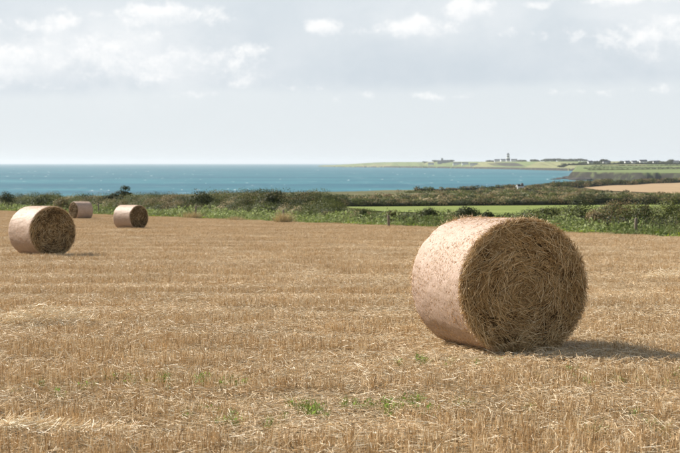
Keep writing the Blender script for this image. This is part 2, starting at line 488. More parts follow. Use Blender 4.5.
far_land('cliff_land', cx, ysc, np.full(len(cx), 2600.), 1 + 9.5*edge, 2 + 17.5*edge, np.full(len(cx), 1500.), 'green clifftop land on the far side of the cove', left=.153)

# ------------------------------------------------------------------ stubble: short patches of cut stems set out over the field
STRAW_COLS = np.array([(.28, .165, .065), (.56, .365, .165), (.77, .55, .295), (.89, .71, .455), (.96, .85, .64)])
def straw_colour(n, bias=0.0, r=rng):
    t = np.clip(r.beta(1.25, 1.15, n) + bias, 0, .999) * 4
    i = t.astype(int); f = (t - i)[:, None]
    return STRAW_COLS[i]*(1-f) + STRAW_COLS[np.minimum(i+1, 4)]*f


def stubble_patch(kind, r):
    """1.06 m x 0.56 m of stubble, drilled rows along x"""
    bag = Bag()
    dens, h0, h1, litter, upright = {'tall': (92, .075, .14, 420, .14), 'mid': (72, .04, .10, 700, .22), 'flat': (18, .02, .06, 1250, .5)}[kind]
    for row in range(4):
        n = int(dens * r.uniform(.85, 1.15)); k = max(3, n // 5)
        cl = r.uniform(-.53, .53, k)
        x = cl[r.integers(0, k, n)] + r.normal(0, .018, n); y = -.1875 + row*.125 + r.normal(0, .016, n)
        D = np.stack([r.normal(0, upright, n), r.normal(0, upright, n), np.ones(n)], 1)
        V, Q, m = strands(np.stack([x, y, np.full(n, -.015)], 1), D, r.uniform(h0, h1, n), r.uniform(.0026, .0046, n), r.normal(0, .12, n), 1, r, taper=.85)
        bag.add(V, Q, np.repeat(straw_colour(n, -.02, r), m, 0))
        nb = n // 3                                   # ragged leaf sheaths
        x = cl[r.integers(0, k, nb)] + r.normal(0, .02, nb); y = -.1875 + row*.125 + r.normal(0, .02, nb)
        P = np.stack([x, y, np.full(nb, -.01)], 1); D = np.stack([r.normal(0, .5, nb), r.normal(0, .5, nb), np.ones(nb)], 1)
        V, Q, m = strands(P, D, r.uniform(.03, .08, nb), .0055, r.normal(0, .5, nb), 2, r, taper=.3)
        bag.add(V, Q, np.repeat(straw_colour(nb, .12, r), m, 0))
    n = litter
    a = r.uniform(0, 2*pi, n)
    top = .05 if kind == 'flat' else .07
    P = np.stack([r.uniform(-.55, .55, n), r.uniform(-.30, .30, n), r.uniform(.004, top, n) ** 1.0], 1)
    D = np.stack([np.cos(a), np.sin(a)*.8, r.normal(0, .22, n)], 1)
    V, Q, m = strands(P, D, np.where(r.uniform(0, 1, n) < .06, r.uniform(.10, .2, n), r.uniform(.025, .095, n)), r.uniform(.0022, .0038, n), r.normal(0, .18, n), 1, r)
    bag.add(V, Q, np.repeat(straw_colour(n, .12, r), m, 0))
    return bag.mesh('stubble_patch_' + kind)


patch_col = bpy.data.collections.new('stubble_patches')
variants = {}
k = 0
for kind, cnt in (('flat', 4), ('mid', 5), ('tall', 5)):
    variants[kind] = []
    for j in range(cnt):
        me = stubble_patch(kind, np.random.default_rng(100 + k)); me.materials.append(M_STRAW)
        o = bpy.data.objects.new('stubble_patch_%02d' % k, me); patch_col.objects.link(o)
        variants[kind].append(k); k += 1

ROWROT = radians(1.2)
def stubble_points():
    P, R, S_, I = [], [], [], []
    r = np.random.default_rng(21)
    flat_bands = [(10.15, .25), (11.6, .5), (15.0, .25), (18.6, .35), (21.3, .3), (24.2, .35)]
    y = 27.0
    while y < 230:
        flat_bands.append((y, r.uniform(.28, .5) * (1 + y/140))); y += r.uniform(1.7, 4.2) * (1 + y/200)
    bs = {c: r.uniform(.6, 1.0) for c, w in flat_bands}
    tall_bands = [(9.2, .6)] + [(c + w + .42*(1 + c/150), .42*(1 + c/150)) for c, w in flat_bands]
    v = 4.0
    while v < 215:
        half = .36*v + 9
        us = np.arange(-half, half, 1.0) + r.uniform(0, 1)
        n = len(us)
        vv = np.full(n, v) + r.normal(0, .02, n)
        x = us*cos(ROWROT) - vv*sin(ROWROT); yy = us*sin(ROWROT) + vv*cos(ROWROT)
        wob = (fbm(x/4, yy/4, 31, 3) - .5) * 1.0
        pf = np.zeros(n); pt = np.zeros(n)
        for c, w in flat_bands:
            if abs(c - v) < 4: pf = np.maximum(pf, (np.abs(vv + wob*.32 - c) < w)*bs[c]*np.clip(.2 + 1.6*fbm(x/6. + c, yy*0 + c, 77, 2), 0, 1))
        for c, w in tall_bands:
            if abs(c - v) < 4: pt = np.maximum(pt, (np.abs(vv + wob*.32 - c) < w)*.88)
        patchy = fbm(x/2.5, yy/1.2, 12, 3)
        pf = np.maximum(pf, (patchy > .68)*.8)
        ok = (x < xb(yy) - .2) & (x > -158)
        u = r.uniform(0, 1, n)
        kind = np.where(u < pf*.85, 0, np.where(u < pf*.85 + pt*.92, 2, np.where(r.uniform(0, 1, n) < .14, 2, 1)))
        kind = np.where(np.hypot(x - 1.68, yy - 16.05) < 1.0, 0, kind)
        idx = np.array([r.choice(variants[('flat', 'mid', 'tall')[q]]) for q in kind])
        rot = ROWROT + r.normal(0, .03, n) + pi*r.integers(0, 2, n)
        P.append(np.stack([x, yy, zt(x, yy) + .012 + (fbm(x*.8, yy*2.2, 5, 3) - .5)*.05], 1)[ok]); R.append(rot[ok]); I.append(idx[ok]); S_.append((r.uniform(.85, 1.15, n)*np.array([.75, .9, .98])[kind])[ok])
        v += .5
    return np.concatenate(P), np.concatenate(R), np.concatenate(S_), np.concatenate(I)


def instancer(name, P, R, S_, I, coll):
    me = bpy.data.meshes.new(name); me.vertices.add(len(P)); me.vertices.foreach_set('co', P.astype(np.float32).ravel())
    for nm, typ, data in (('rot', 'FLOAT', R), ('scl', 'FLOAT', S_), ('idx', 'INT', I)):
        a = me.attributes.new(nm, typ, 'POINT'); a.data.foreach_set('value', np.asarray(data, np.float32 if typ == 'FLOAT' else np.int32))
    o = link(name, me)
    ng = bpy.data.node_groups.new(name + '_nodes', 'GeometryNodeTree')
    ng.interface.new_socket('Geometry', in_out='INPUT', socket_type='NodeSocketGeometry'); ng.interface.new_socket('Geometry', in_out='OUTPUT', socket_type='NodeSocketGeometry')
    N, Lk = ng.nodes, ng.links
    gi, go = N.new('NodeGroupInput'), N.new('NodeGroupOutput')
    iop = N.new('GeometryNodeInstanceOnPoints'); ci = N.new('GeometryNodeCollectionInfo')
    ci.inputs['Collection'].default_value = coll; ci.inputs['Separate Children'].default_value = True; ci.inputs['Reset Children'].default_value = True
    iop.inputs['Pick Instance'].default_value = True
    def attr(nm, typ):
        a = N.new('GeometryNodeInputNamedAttribute'); a.data_type = typ; a.inputs['Name'].default_value = nm; return a.outputs[0]
    cr = N.new('ShaderNodeCombineXYZ'); Lk.new(attr('rot', 'FLOAT'), cr.inputs[2])
    cs = N.new('ShaderNodeCombineXYZ'); cs.inputs[0].default_value = 1; cs.inputs[1].default_value = 1; Lk.new(attr('scl', 'FLOAT'), cs.inputs[2])
    Lk.new(gi.outputs[0], iop.inputs['Points']); Lk.new(ci.outputs[0], iop.inputs['Instance'])
    Lk.new(attr('idx', 'INT'), iop.inputs['Instance Index']); Lk.new(cr.outputs[0], iop.inputs['Rotation']); Lk.new(cs.outputs[0], iop.inputs['Scale'])
    Lk.new(iop.outputs[0], go.inputs[0])
    md = o.modifiers.new('scatter', 'NODES'); md.node_group = ng
    return o


st = instancer('stubble', *stubble_points(), patch_col)
tag(st, 'golden cut straw stubble and litter covering the field', 'stubble', kind='stuff')

# ------------------------------------------------------------------ round bales
BR, BL = .668, 1.30
def mat_net(name, wsc=1.0):
    m, t, b = material(name)
    tc = t.new('ShaderNodeTexCoord').outputs['Object']
    sp = t.new('ShaderNodeSeparateXYZ'); t.l.new(tc, sp.inputs[0])
    ang = t.m('ARCTAN2', sp.outputs[0], sp.outputs[2])
    uv = t.new('ShaderNodeCombineXYZ'); t.l.new(t.m('MULTIPLY', ang, .65), uv.inputs[0]); t.l.new(sp.outputs[1], uv.inputs[1])
    u = uv.outputs[0]
    fleck = t.noise(t.scale(u, (36, 85, 1)), 1.0, 4, .7, .6)
    fleck2 = t.noise(t.scale(u, (120, 150, 1)), 1.0, 3, .7)
    broad = t.noise(u, 3.2, 4, .6)
    c = t.mix(t.smooth(fleck, .43, .59), (.62, .45, .355), (.27, .155, .09))
    c = t.mix(t.smooth(fleck2, .52, .66), c, (.78, .63, .55))
    c = t.mix(t.m('MULTIPLY', t.smooth(broad, .4, .7), .45), c, (.36, .245, .155))
    # fine knotted net: thin threads around the bale and zig-zag ties
    th = t.m('ABSOLUTE', t.m('SINE', t.m('MULTIPLY', sp.outputs[1], pi/.026)))
    th = t.smooth(th, .0, .22, 1, 0)
    c = t.mix(t.m('MULTIPLY', th, .40), c, (.55, .43, .37))
    c = t.mix(t.m('MULTIPLY', t.new('ShaderNodeObjectInfo').outputs['Random'], .4), c, (.44, .31, .20))          # bales weathered differently
    t.l.new(c, b.inputs['Base Color']); b.inputs['Roughness'].default_value = .55; b.inputs['Specular IOR Level'].default_value = .3
    bn = t.new('ShaderNodeBump'); bn.inputs['Strength'].default_value = .7; bn.inputs['Distance'].default_value = .012
    t.l.new(t.m('ADD', fleck, t.m('MULTIPLY', broad, .4)), bn.inputs['Height']); t.l.new(bn.outputs[0], b.inputs['Normal'])
    return m
M_NET = mat_net('pink_net_wrap')
M_CORE = mat_plain('packed_straw_shaded', (.075, .048, .022), .9, .5, 25, .1, .8)  # darkened so the gaps between the end straws look shaded
BALE_COLS = np.array([(.20, .115, .045), (.40, .255, .11), (.60, .405, .19), (.78, .57, .31), (.93, .75, .47)])
def bale_colour(n, bias, r):
    tt = np.clip(r.beta(1.0, 1.3, n) + bias, 0, .999) * 4; i = tt.astype(int); f = (tt - i)[:, None]
    return BALE_COLS[i]*(1-f) + BALE_COLS[np.minimum(i+1, 4)]*f


def squash(V):
    """weight of the bale: flat on the ground, a little wider"""
    V = V.copy(); z = V[:, 2]
    f = sstep(-.2, -BR, z)
    V[:, 2] = np.where(z < -BR + .035, -BR + .035 + (z + BR - .035)*.25, z)
    V[:, 0] *= 1 + .012*f
    return V


def bale(label, front, theta, seed, nface, nside, slope=.0225, wonky=1.0):
    r = np.random.default_rng(seed)
    dirv = np.array([-sin(theta), cos(theta)])
    c = np.array(front) + dirv*BL/2
    root = empty('round_bale', (c[0], c[1], float(zt(c[0], c[1]))), theta, 0)
    root.rotation_mode = 'XYZ'
    root.rotation_euler = (-slope*cos(theta), 0, theta)
    tag(root, label, 'straw bale', 'round straw bales on the stubble')
    dz = BR - .02
    # net wrapped side, rounded over the shoulders
    prof = [(-.5*BL + .05, BR - .045), (-.5*BL + .016, BR - .026), (-.5*BL + .022, BR - .010), (-.5*BL + .045, BR)] + [(yy, BR) for yy in np.linspace(-.5*BL + .09, .5*BL - .09, 26)]
    prof += [(-a, b_) for a, b_ in prof[3::-1]]
    na = 180
    ph = np.linspace(0, 2*pi, na, endpoint=False)
    PR = np.array(prof)
    A, Yp = np.meshgrid(ph, PR[:, 0], indexing='ij'); Rp = np.repeat(PR[None, :, 1], na, 0)
    lump = (fbm(np.cos(A)*3 + 9, np.sin(A)*3 + Yp*1.6 + 20, seed, 4) - .5)
    fine = (fbm(np.cos(A)*14 + 40, np.sin(A)*14 + Yp*12 + 60, seed + 9, 3) - .5)
    Rp = Rp + lump*.02*wonky + fine*.014
    Yp = Yp + (fbm(np.cos(A)*2 + 5, np.sin(A)*2 + 15, seed + 3, 3) - .5)[...]*.06*np.sign(Yp)*(np.abs(Yp) > .4)
    V = np.stack([np.sin(A)*Rp, Yp, np.cos(A)*Rp], -1).reshape(-1, 3)
    npf = len(prof); i = np.arange(na*npf).reshape(na, npf); j = np.roll(i, -1, 0)
    Q = np.stack([i[:, :-1], i[:, 1:], j[:, 1:], j[:, :-1]], -1).reshape(-1, 4)
    net = link('net_wrap', arr_mesh('net_wrap', squash(V) , Q, smooth=True), M_NET, root); net.location.z = dz
    # packed straw ends with a shallow hollow in the middle
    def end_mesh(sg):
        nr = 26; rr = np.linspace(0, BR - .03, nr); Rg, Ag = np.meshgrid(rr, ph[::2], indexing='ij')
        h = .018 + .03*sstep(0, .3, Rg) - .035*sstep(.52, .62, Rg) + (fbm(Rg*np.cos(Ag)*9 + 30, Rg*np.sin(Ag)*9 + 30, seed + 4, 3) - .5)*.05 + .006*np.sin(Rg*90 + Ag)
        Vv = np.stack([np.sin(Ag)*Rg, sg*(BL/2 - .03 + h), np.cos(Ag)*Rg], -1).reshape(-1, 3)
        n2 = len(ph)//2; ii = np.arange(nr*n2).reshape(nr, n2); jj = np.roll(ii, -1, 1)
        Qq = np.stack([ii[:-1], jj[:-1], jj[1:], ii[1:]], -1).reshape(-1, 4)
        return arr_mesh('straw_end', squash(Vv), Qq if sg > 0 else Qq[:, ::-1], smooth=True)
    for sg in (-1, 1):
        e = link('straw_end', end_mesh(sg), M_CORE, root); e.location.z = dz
    # single straws lying in the wound ends
    bag = Bag()
    for sg, n in ((-1, nface), (1, nface//8)):
        rad = (BR - .015)*np.sqrt(r.uniform(0.0, 1, n)); an = r.uniform(0, 2*pi, n)
        tang = an + pi/2 + r.normal(0, .6, n) + pi*r.integers(0, 2, n) + 2.2*(fbm(np.sin(an)*rad*5 + 11, np.cos(an)*rad*5 + 17, seed + 7, 2) - .5)
        D = np.stack([np.sin(tang), sg*r.normal(.06, .22, n), np.cos(tang)], 1)
        L = r.uniform(.06, .26, n)*(.55 + .45*rad/BR)
        h = (r.beta(1.3, 2.0, n)*.075 - .004)*(.35 + 1.3*fbm(np.sin(an)*rad*7 + 3, np.cos(an)*rad*7 + 5, seed + 2, 2))
        P = np.stack([np.sin(an)*rad, sg*(BL/2 - .012 + h - .02*sstep(.45, .62, rad)), np.cos(an)*rad], 1) - unit(D)*(L*.5)[:, None]
        ends = P + unit(D)*L[:, None]                   # keep straws within the disc
        for E in (P, ends):
            rr = np.hypot(E[:, 0], E[:, 2]); f = np.minimum(1, (BR + .01)/np.maximum(rr, 1e-6)); E[:, 0] *= f; E[:, 2] *= f
        D = ends - P; L = np.linalg.norm(D, axis=1)
        Vs, Qs, m = strands(P, D, L, r.uniform(.0025, .0046, n), r.normal(0, .16, n), 2, r)
        bag.add(squash(Vs), Qs, np.repeat(bale_colour(n, .16*(h/.05 - .45), r), m, 0))  # deeper straws coloured darker, painting in the shade of the cavities
    o = link('end_straw', bag.mesh('end_straw'), M_BALESTRAW, root); o.location.z = dz; o['kind'] = 'stuff'
    # straws poking through the net and a fringe along both rims
    bag = Bag()
    n = nside
    an = r.uniform(0, 2*pi, n); yy = r.uniform(-BL/2 + .01, BL/2 - .01, n)
    rad_v = np.stack([np.sin(an), np.zeros(n), np.cos(an)], 1); tan_v = np.stack([np.cos(an), np.zeros(n), -np.sin(an)], 1)
    D = tan_v*r.choice([-1, 1], n)[:, None] + np.array([0, 1, 0])*r.normal(0, .55, n)[:, None] + rad_v*r.normal(.02, .07, n)[:, None]
    P = rad_v*(BR + .002) + np.array([0, 1, 0])*yy[:, None]
    Vs, Qs, m = strands(P, D, r.uniform(.005, .024, n), r.uniform(.002, .0038, n), r.normal(-.1, .3, n), 1, r)
    bag.add(squash(Vs), Qs, np.repeat(straw_colour(n, .12, r)*np.array([.92, .80, .70]), m, 0))
    n = nside//5
    an = r.uniform(0, 2*pi, n); sg = r.choice([-1, 1], n)
    rad_v = np.stack([np.sin(an), np.zeros(n), np.cos(an)], 1); tan_v = np.stack([np.cos(an), np.zeros(n), -np.sin(an)], 1)
    P = rad_v*(BR - r.uniform(-.012, .035, n))[:, None] + np.array([0, 1, 0])*(sg*(BL/2 - r.uniform(-.005, .04, n)))[:, None]
    D = rad_v*np.abs(r.normal(.45, .4, n))[:, None] + tan_v*r.normal(0, .9, n)[:, None] + np.array([0, 1, 0])*(sg*r.normal(.25, .35, n))[:, None]
    Vs, Qs, m = strands(P, D, r.uniform(.012, .042, n), r.uniform(.002, .0045, n), r.normal(0, .35, n), 2, r)
    bag.add(squash(Vs), Qs, np.repeat(straw_colour(n, .10, r), m, 0))
    o = link('loose_straw', bag.mesh('loose_straw'), M_BALESTRAW, root); o.location.z = dz; o['kind'] = 'stuff'
    return root


bale('large round straw bale in pinkish net wrap, nearest one at right', (X(525.5, 15.35), 15.35), radians(19), 3, 18000, 11000)
bale('round straw bale at left edge, second nearest, its end facing the camera', (X(53, 41.8), 41.8), radians(37), 4, 4500, 4000)
b3 = bale('small round straw bale right of the other distant bales, end turned half right', (X(139.5, 79), 79), radians(50), 5, 1500, 1500); b3.scale = (.93, .97, .92)
bale('farthest straw bale by the green verge, its long net wrapped side facing camera', (X(73, 118), 118), radians(-50), 6, 1000, 1200)

# ------------------------------------------------------------------ straw heaps left on the field
def straw_pile(label, px, d, rx, ry, h, n, seed):
    r = np.random.default_rng(seed); x0 = X(px, d)
    root = (x0, d, float(zt(x0, d)))
    a = r.uniform(0, 2*pi, n); q = np.sqrt(r.uniform(0, 1, n))
    x = np.cos(a)*q*rx; y = np.sin(a)*q*ry
    z = .02 + h*(1 - q**1.5)*r.uniform(.1, 1, n)*(.4 + 1.2*fbm(x*4 + 7, y*4 + 3, seed, 2))
    t = r.normal(0, 1.1, n)
    D = np.stack([np.cos(t), np.sin(t), r.normal(0, .25, n)], 1)
    V, Q, m = strands(np.stack([x, y, z], 1), D, r.uniform(.04, .17, n), r.uniform(.003, .0052, n), r.normal(0, .3, n), 2, r)
    b = Bag(); b.add(V, Q, np.repeat(straw_colour(n, .42, r), m, 0))
    o = link('straw_pile', b.mesh('straw_pile'), M_STRAW); o.location = root
    return tag(o, label, 'straw pile', 'loose straw left on the field')

straw_pile('flat heap of pale loose straw by the left edge below the left bale', 35, 18.8, .9, .35, .24, 2400, 1)
straw_pile('small heap of pale straw at the right edge beyond the large bale', 668, 29.2, .6, .35, .26, 1300, 2)
straw_pile('pale straw swath lying in the lower left corner', 15, 10.15, .75, .16, .08, 1500, 3)
straw_pile('thin pale straw streak on the far stubble right of the small bales', 228, 62, 2.2, .5, .12, 700, 4)
straw_pile('pale straw streak on the stubble below the farthest small bales', 175, 46, 2.4, .4, .10, 800, 5)

# ------------------------------------------------------------------ green seedlings
def tuft_mesh(seed, n=16, h=.11):
    r = np.random.default_rng(seed); b = Bag()
    P = np.stack([r.normal(0, .05, n), r.normal(0, .035, n), np.full(n, .0)], 1)
    D = np.stack([r.normal(0, .45, n), r.normal(0, .45, n), np.ones(n)], 1)
    V, Q, m = strands(P, D, r.uniform(.6, 1.7, n)*h, r.uniform(.005, .009, n), r.normal(0, .5, n), 3, r, taper=.2)
    c = np.array([(.29, .37, .085)])*r.uniform(.7, 1.35, (n, 1))
    b.add(V, Q, np.repeat(c, m, 0))
    n = 5
    lp = np.stack([r.normal(0, .06, n), r.normal(0, .04, n), r.uniform(.04, .12, n)], 1)
    V, Q = leaves(lp, .028, r, .8, 2.2)
    b.add(V, Q, np.repeat(np.array([(.27, .37, .08)])*r.uniform(.7, 1.25, (n, 1)), 4, 0))
    return b.mesh('seedling_tuft')
tm = [tuft_mesh(60 + q) for q in range(5)]
for me in tm: me.materials.append(M_LEAF)
def weed_patch(label, px, py, w, n, seed):
    """one patch of sprouting weeds; every tuft is a part"""
    r = np.random.default_rng(seed); d = 2409.0/(py - 199); x0 = X(px, d)
    root = empty('weed_patch', (x0, d, float(zt(x0, d)) + .03)); tag(root, label, 'weeds', 'green weeds sprouting in the stubble')
    for k_ in range(n + 3):
        o = link('tuft', tm[int(r.integers(0, 5))], None, root)
        sc = r.uniform(.25, .65); o.scale = (sc*1.2, sc, sc); o.rotation_euler = (0, 0, r.uniform(0, 6)); o.location = (r.normal(0, w*.75), r.normal(0, w*.55), -.01)
for q, a in enumerate([('green weed patch on the stubble below the left side of the large bale', 426, 409, .42, 9), ('green weed patch left of the one below the bale', 341, 414, .30, 7), ('thin green weeds left of the middle weed patches', 305, 421, .40, 6),
                       ('green weeds at the left foot of the large bale', 464, 370, .40, 7), ('larger green weed patch on the stubble at left', 178, 388, .30, 7), ('sparse green weeds just right of the larger left patch', 213, 387, .28, 5),
                       ('green weeds right of the large bale under its shadow', 612, 384, .42, 7), ('green weeds in the stubble at the right edge below the shadow', 660, 384, .40, 7), ('few small green sprouts between the middle weed patches', 376, 412, .25, 4),
                       ('few green sprouts at far left of the stubble', 95, 392, .5, 4), ('single green sprouts below the large bale', 560, 382, .5, 4), ('few green sprouts near the bottom left of the stubble', 200, 425, .45, 4), ('few green sprouts near the bottom right corner', 640, 440, .5, 4)]):
    weed_patch(*a, 700 + q)

# ------------------------------------------------------------------ hedges, scrub and verge
GORSE = [(.030, .038, .012), (.050, .062, .018), (.075, .085, .024)]
BRAMBLE = [(.070, .085, .022), (.11, .125, .032), (.155, .16, .046)]
BRACKEN = [(.16, .115, .050), (.23, .17, .080), (.31, .24, .12)]
DRYGRASS = [(.29, .225, .11), (.39, .31, .165), (.47, .385, .22)]
WEED = [(.21, .26, .068), (.29, .34, .11), (.39, .43, .195)]


def pick(cols, n, r):
    c = np.array(cols); return c[r.integers(0, len(c), n)]*r.uniform(.75, 1.25, (n, 1))


def lump(bag, c, rad, n, size, cols, r, up=.3):
    """one rounded mass of leaves"""
    dirs = unit(r.normal(size=(n, 3))); dirs[:, 2] = np.where(dirs[:, 2] < -.25, -dirs[:, 2], dirs[:, 2])
    bumpy = .78 + .44*fbm(dirs[:, 0]*2.3 + c[0]*.7, dirs[:, 1]*2.3 + dirs[:, 2]*2 + c[1]*.7, 5, 3)
    q = r.uniform(.55, 1.03, n)**.6 * bumpy
    P = np.array(c) + dirs*q[:, None]*np.array(rad)
    V, Q = leaves(P, size, r, up, 1.5, dirs*3.0)
    bag.add(V, Q, np.repeat(pick(cols, n, r), 4, 0))


def core_strip(bag, pts, w, h, col, r, zf):
    """solid heart of a hedge: an added dark ragged bank that stops light passing through"""
    n = len(pts); pts = np.array(pts); tg = np.gradient(pts, axis=0); tg = unit(tg); nm = np.stack([tg[:, 1], -tg[:, 0]], 1)
    prof = [(-.42, -.1), (-.34, .28), (-.16, .5), (.05, .54), (.26, .4), (.42, -.1)]
    V = []
    for k in range(n):
        for (a, b_) in prof:
            p = pts[k] + nm[k]*a*w*r.uniform(.85, 1.15); V.append((p[0], p[1], zf(p[0], p[1]) + b_*h[k]*r.uniform(.8, 1.1)))
    m = len(prof); i = np.arange(n*m).reshape(n, m)
    Q = np.stack([i[:-1, :-1], i[:-1, 1:], i[1:, 1:], i[1:, :-1]], -1).reshape(-1, 4)
    bag.add(np.array(V), Q, col)


def hedge(name, label, line, step, hfun, width, leafsize, dens, mix, seed, cat='hedge', group=None, zf=None):
    """line: polyline; mix: list of (weight, colours, height factor)"""
    r = np.random.default_rng(seed)
    L = np.array(line, float); seg = np.hypot(*np.diff(L, axis=0).T); cum = np.concatenate([[0], np.cumsum(seg)])
    t = np.arange(0, cum[-1], step); pts = np.stack([np.interp(t, cum, L[:, 0]), np.interp(t, cum, L[:, 1])], 1)
    pts = pts + (np.stack([fbm(t/(step*9), t*0 + 3, seed + 5, 3), fbm(t/(step*9), t*0 + 9, seed + 6, 3)], 1) - .5)*width*1.1
    h = np.array([hfun(p[0], p[1]) for p in pts])*(.72 + .56*fbm(t/ (step*5), t*0, seed, 3))
    c0 = L.mean(0); zf = zf or (lambda x, y: float(zt(x, y))); base = np.array([c0[0], c0[1], zf(*c0)])
    root = empty(name, tuple(base)); tag(root, label, cat, group)
    bag = Bag(); core_strip(bag, pts, width*.75, h, (.032, .036, .012), r, zf)
    bag.V = [v - base for v in bag.V]
    link('bank_core', bag.mesh('bank_core'), M_LEAF, root)  # dark core added inside the foliage to block light
    bag = Bag(); wts = np.array([m_[0] for m_ in mix]); wts = wts/wts.sum()
    for k, p in enumerate(pts):
        for rep in range(2):
            mi = mix[r.choice(len(mix), p=wts)]
            hh = h[k]*mi[2]*r.uniform(.75, 1.12)
            off = r.normal(0, width*.2, 2); x, y = p + off
            rad = (width*r.uniform(.32, .6), width*r.uniform(.32, .6), hh*.62)
            z = zf(x, y) + hh*.40
            n = int(dens*rad[0]*(rad[2] + rad[0])*r.uniform(.8, 1.2)) + 12
            lump(bag, (x, y, z), rad, n, leafsize, mi[1], r)
    bag.V = [v - base for v in bag.V]
    link('foliage', bag.mesh('foliage'), M_LEAF, root)
    return root


mix_near = [(4, BRAMBLE, 1.0), (3, GORSE, 1.05), (1.2, BRACKEN, 1.0), (.6, DRYGRASS, 1.0)]
def h_near(x, y): return float(np.interp(y, [30, 70, 78, 84, 104, 111, 125, 160, 230], [1.5, 1.45, 1.3, .75, .58, 1.15, 1.3, 1.5, 1.7]))
hedge('hedgerow', 'low dark bramble hedge running along the far edge of the stubble field', [bpt(y, 4.6) for y in (34, 62, 100, 140, 180, 240)], 1.0, h_near, 2.2, .06, 330, mix_near, 41)
# scrubby bank behind the left part of the hedge
def h_scrub(x, y): return float(np.interp(y, [116, 124, 134, 150, 200, 260], [.7, 1.5, 1.75, 1.9, 2.0, 2.3]))
hedge('scrub_bank', 'brown and green scrub rising behind the hedge at left against the sea', [bpt(y, 9.5) for y in (115, 130, 150, 180, 240)], 1.5, h_scrub, 3.6, .075, 190, [(4, BRAMBLE, 1), (1.6, BRACKEN, 1), (3, GORSE, 1), (.6, DRYGRASS, .9)], 42, 'scrub')
hedge('scrub_bank', 'olive gorse scrub beyond the hedge in the middle, left of the green pasture', [(-14, 158), (-9, 150), (-5.5, 150), (-3, 165), (-1.5, 190)], 1.6, lambda x, y: 2.0 + (.5 if x < -5 else 0), 4.5, .09, 140, [(3, GORSE, 1), (2, BRAMBLE, 1), (1, BRACKEN, 1)], 43, 'scrub')
hedge('pasture_hedge', 'dark hedge along the far side of the bright green pasture', [(-9, 290), (-4, 318), (6, 332), (40, 338), (90, 345), (150, 360)], 2.0, lambda x, y: 1.75 + .5*float(sstep(30, 50, x)), 3.8, .17, 46, [(4, GORSE, 1), (2, BRAMBLE, 1), (1.4, BRACKEN, .95)], 44)
hedge('field_hedge', 'brown hedge along the upper edge of the distant tan field', [(X(556, 770), 770), (X(575, 800), 800), (126, 832), (153, 892), (222, 1052), (330, 1170), (460, 1240)], 4.5, lambda x, y: 3.2, 5.5, .5, 6, [(3, BRACKEN, 1), (3, BRAMBLE, 1), (2, GORSE, 1)], 45)
hedge('shore_hedge', 'thin dark hedge along the shore in front of the sea', [(X(418, 690), 690), (X(450, 700), 700), (X(500, 730), 730), (X(530, 790), 790), (X(560, 900), 900), (X(590, 1030), 1030), (X(610, 1090), 1090)], 4.5, lambda x, y: 2.0, 4.0, .45, 6, [(3, BRAMBLE, 1), (2, BRACKEN, 1), (2, GORSE, 1)], 46)
hedge('field_hedge', 'short brown hedge beside the tiny green patch near the shore', [(X(524, 672), 672), (X(542, 684), 684)], 3.0, lambda x, y: 2.2, 3.5, .35, 9, [(3, BRACKEN, .9), (2, BRAMBLE, 1)], 47)
def heath():
    r = np.random.default_rng(55); b = Bag(); k = 0
    while k < 900:
        y = r.uniform(345, 1000); x = r.uniform(X(310, y), X(760, y))
        if y > float(np.interp(x, SHX, SHY)) - 22: continue
        if fbm(np.array(x/45.), np.array(y/70.), 14, 3) < .46 + .1*r.uniform(): continue
        if 555 < y < 1125 and x > np.interp(y, [560, 640, 820, 880, 1040, 1120], [114, 101, 118, 146, 214, 270]): continue
        w = r.uniform(1.2, 3.6); h = r.uniform(.5, 1.5)
        cols = (BRAMBLE, BRACKEN, GORSE, DRYGRASS)[r.choice(4, p=[.45, .27, .2, .08])]
        lump(b, (x, y, float(zt(x, y)) + h*.25), (w, w*1.2, h*.75), 55, .38, cols, r); k += 1
    o = link('heath_scrub', b.mesh('heath_scrub'), M_LEAF); tag(o, 'patchy low heath and dry grass on the rough grassland', 'heath', kind='stuff')
heath()


def bush(name, label, px, d, w, h, cols, seed, leaf=.07, n=1500, off_group=None):
    r = np.random.default_rng(seed); x, y = X(px, d), d; z = float(zt(x, y))
    root = empty(name, (x, y, z)); tag(root, label, 'bush', off_group)
    b = Bag(); k = 7
    for j in range(k):
        a = r.uniform(0, 2*pi); q = r.uniform(.0, .55)
        c = (cos(a)*q*w*.5, sin(a)*q*w*.5, h*r.uniform(.35, .62)); rr = (w*r.uniform(.24, .36), w*r.uniform(.24, .36), h*r.uniform(.30, .42))
        lump(b, c, rr, n//k, leaf, cols, r)
    tips = strands(np.stack([r.normal(0, w*.24, 40), r.normal(0, w*.2, 40), np.full(40, h*.5)], 1), np.stack([r.normal(0, .5, 40), r.normal(0, .5, 40), np.ones(40)], 1), h*.34, .015, .1, 2, r, taper=.4)
    b.add(tips[0], tips[1], (.05, .05, .025))
    link('foliage', b.mesh('foliage'), M_LEAF, root)
    m_ = 9
    V, Q, _ = strands(np.zeros((m_, 3)), np.stack([r.normal(0, .6, m_), r.normal(0, .6, m_), np.ones(m_)], 1), h*.6, .05, .1, 3, r, sides=5, taper=.4)
    link('stem', arr_mesh('stem', V, Q), M_BARK, root)
    return root

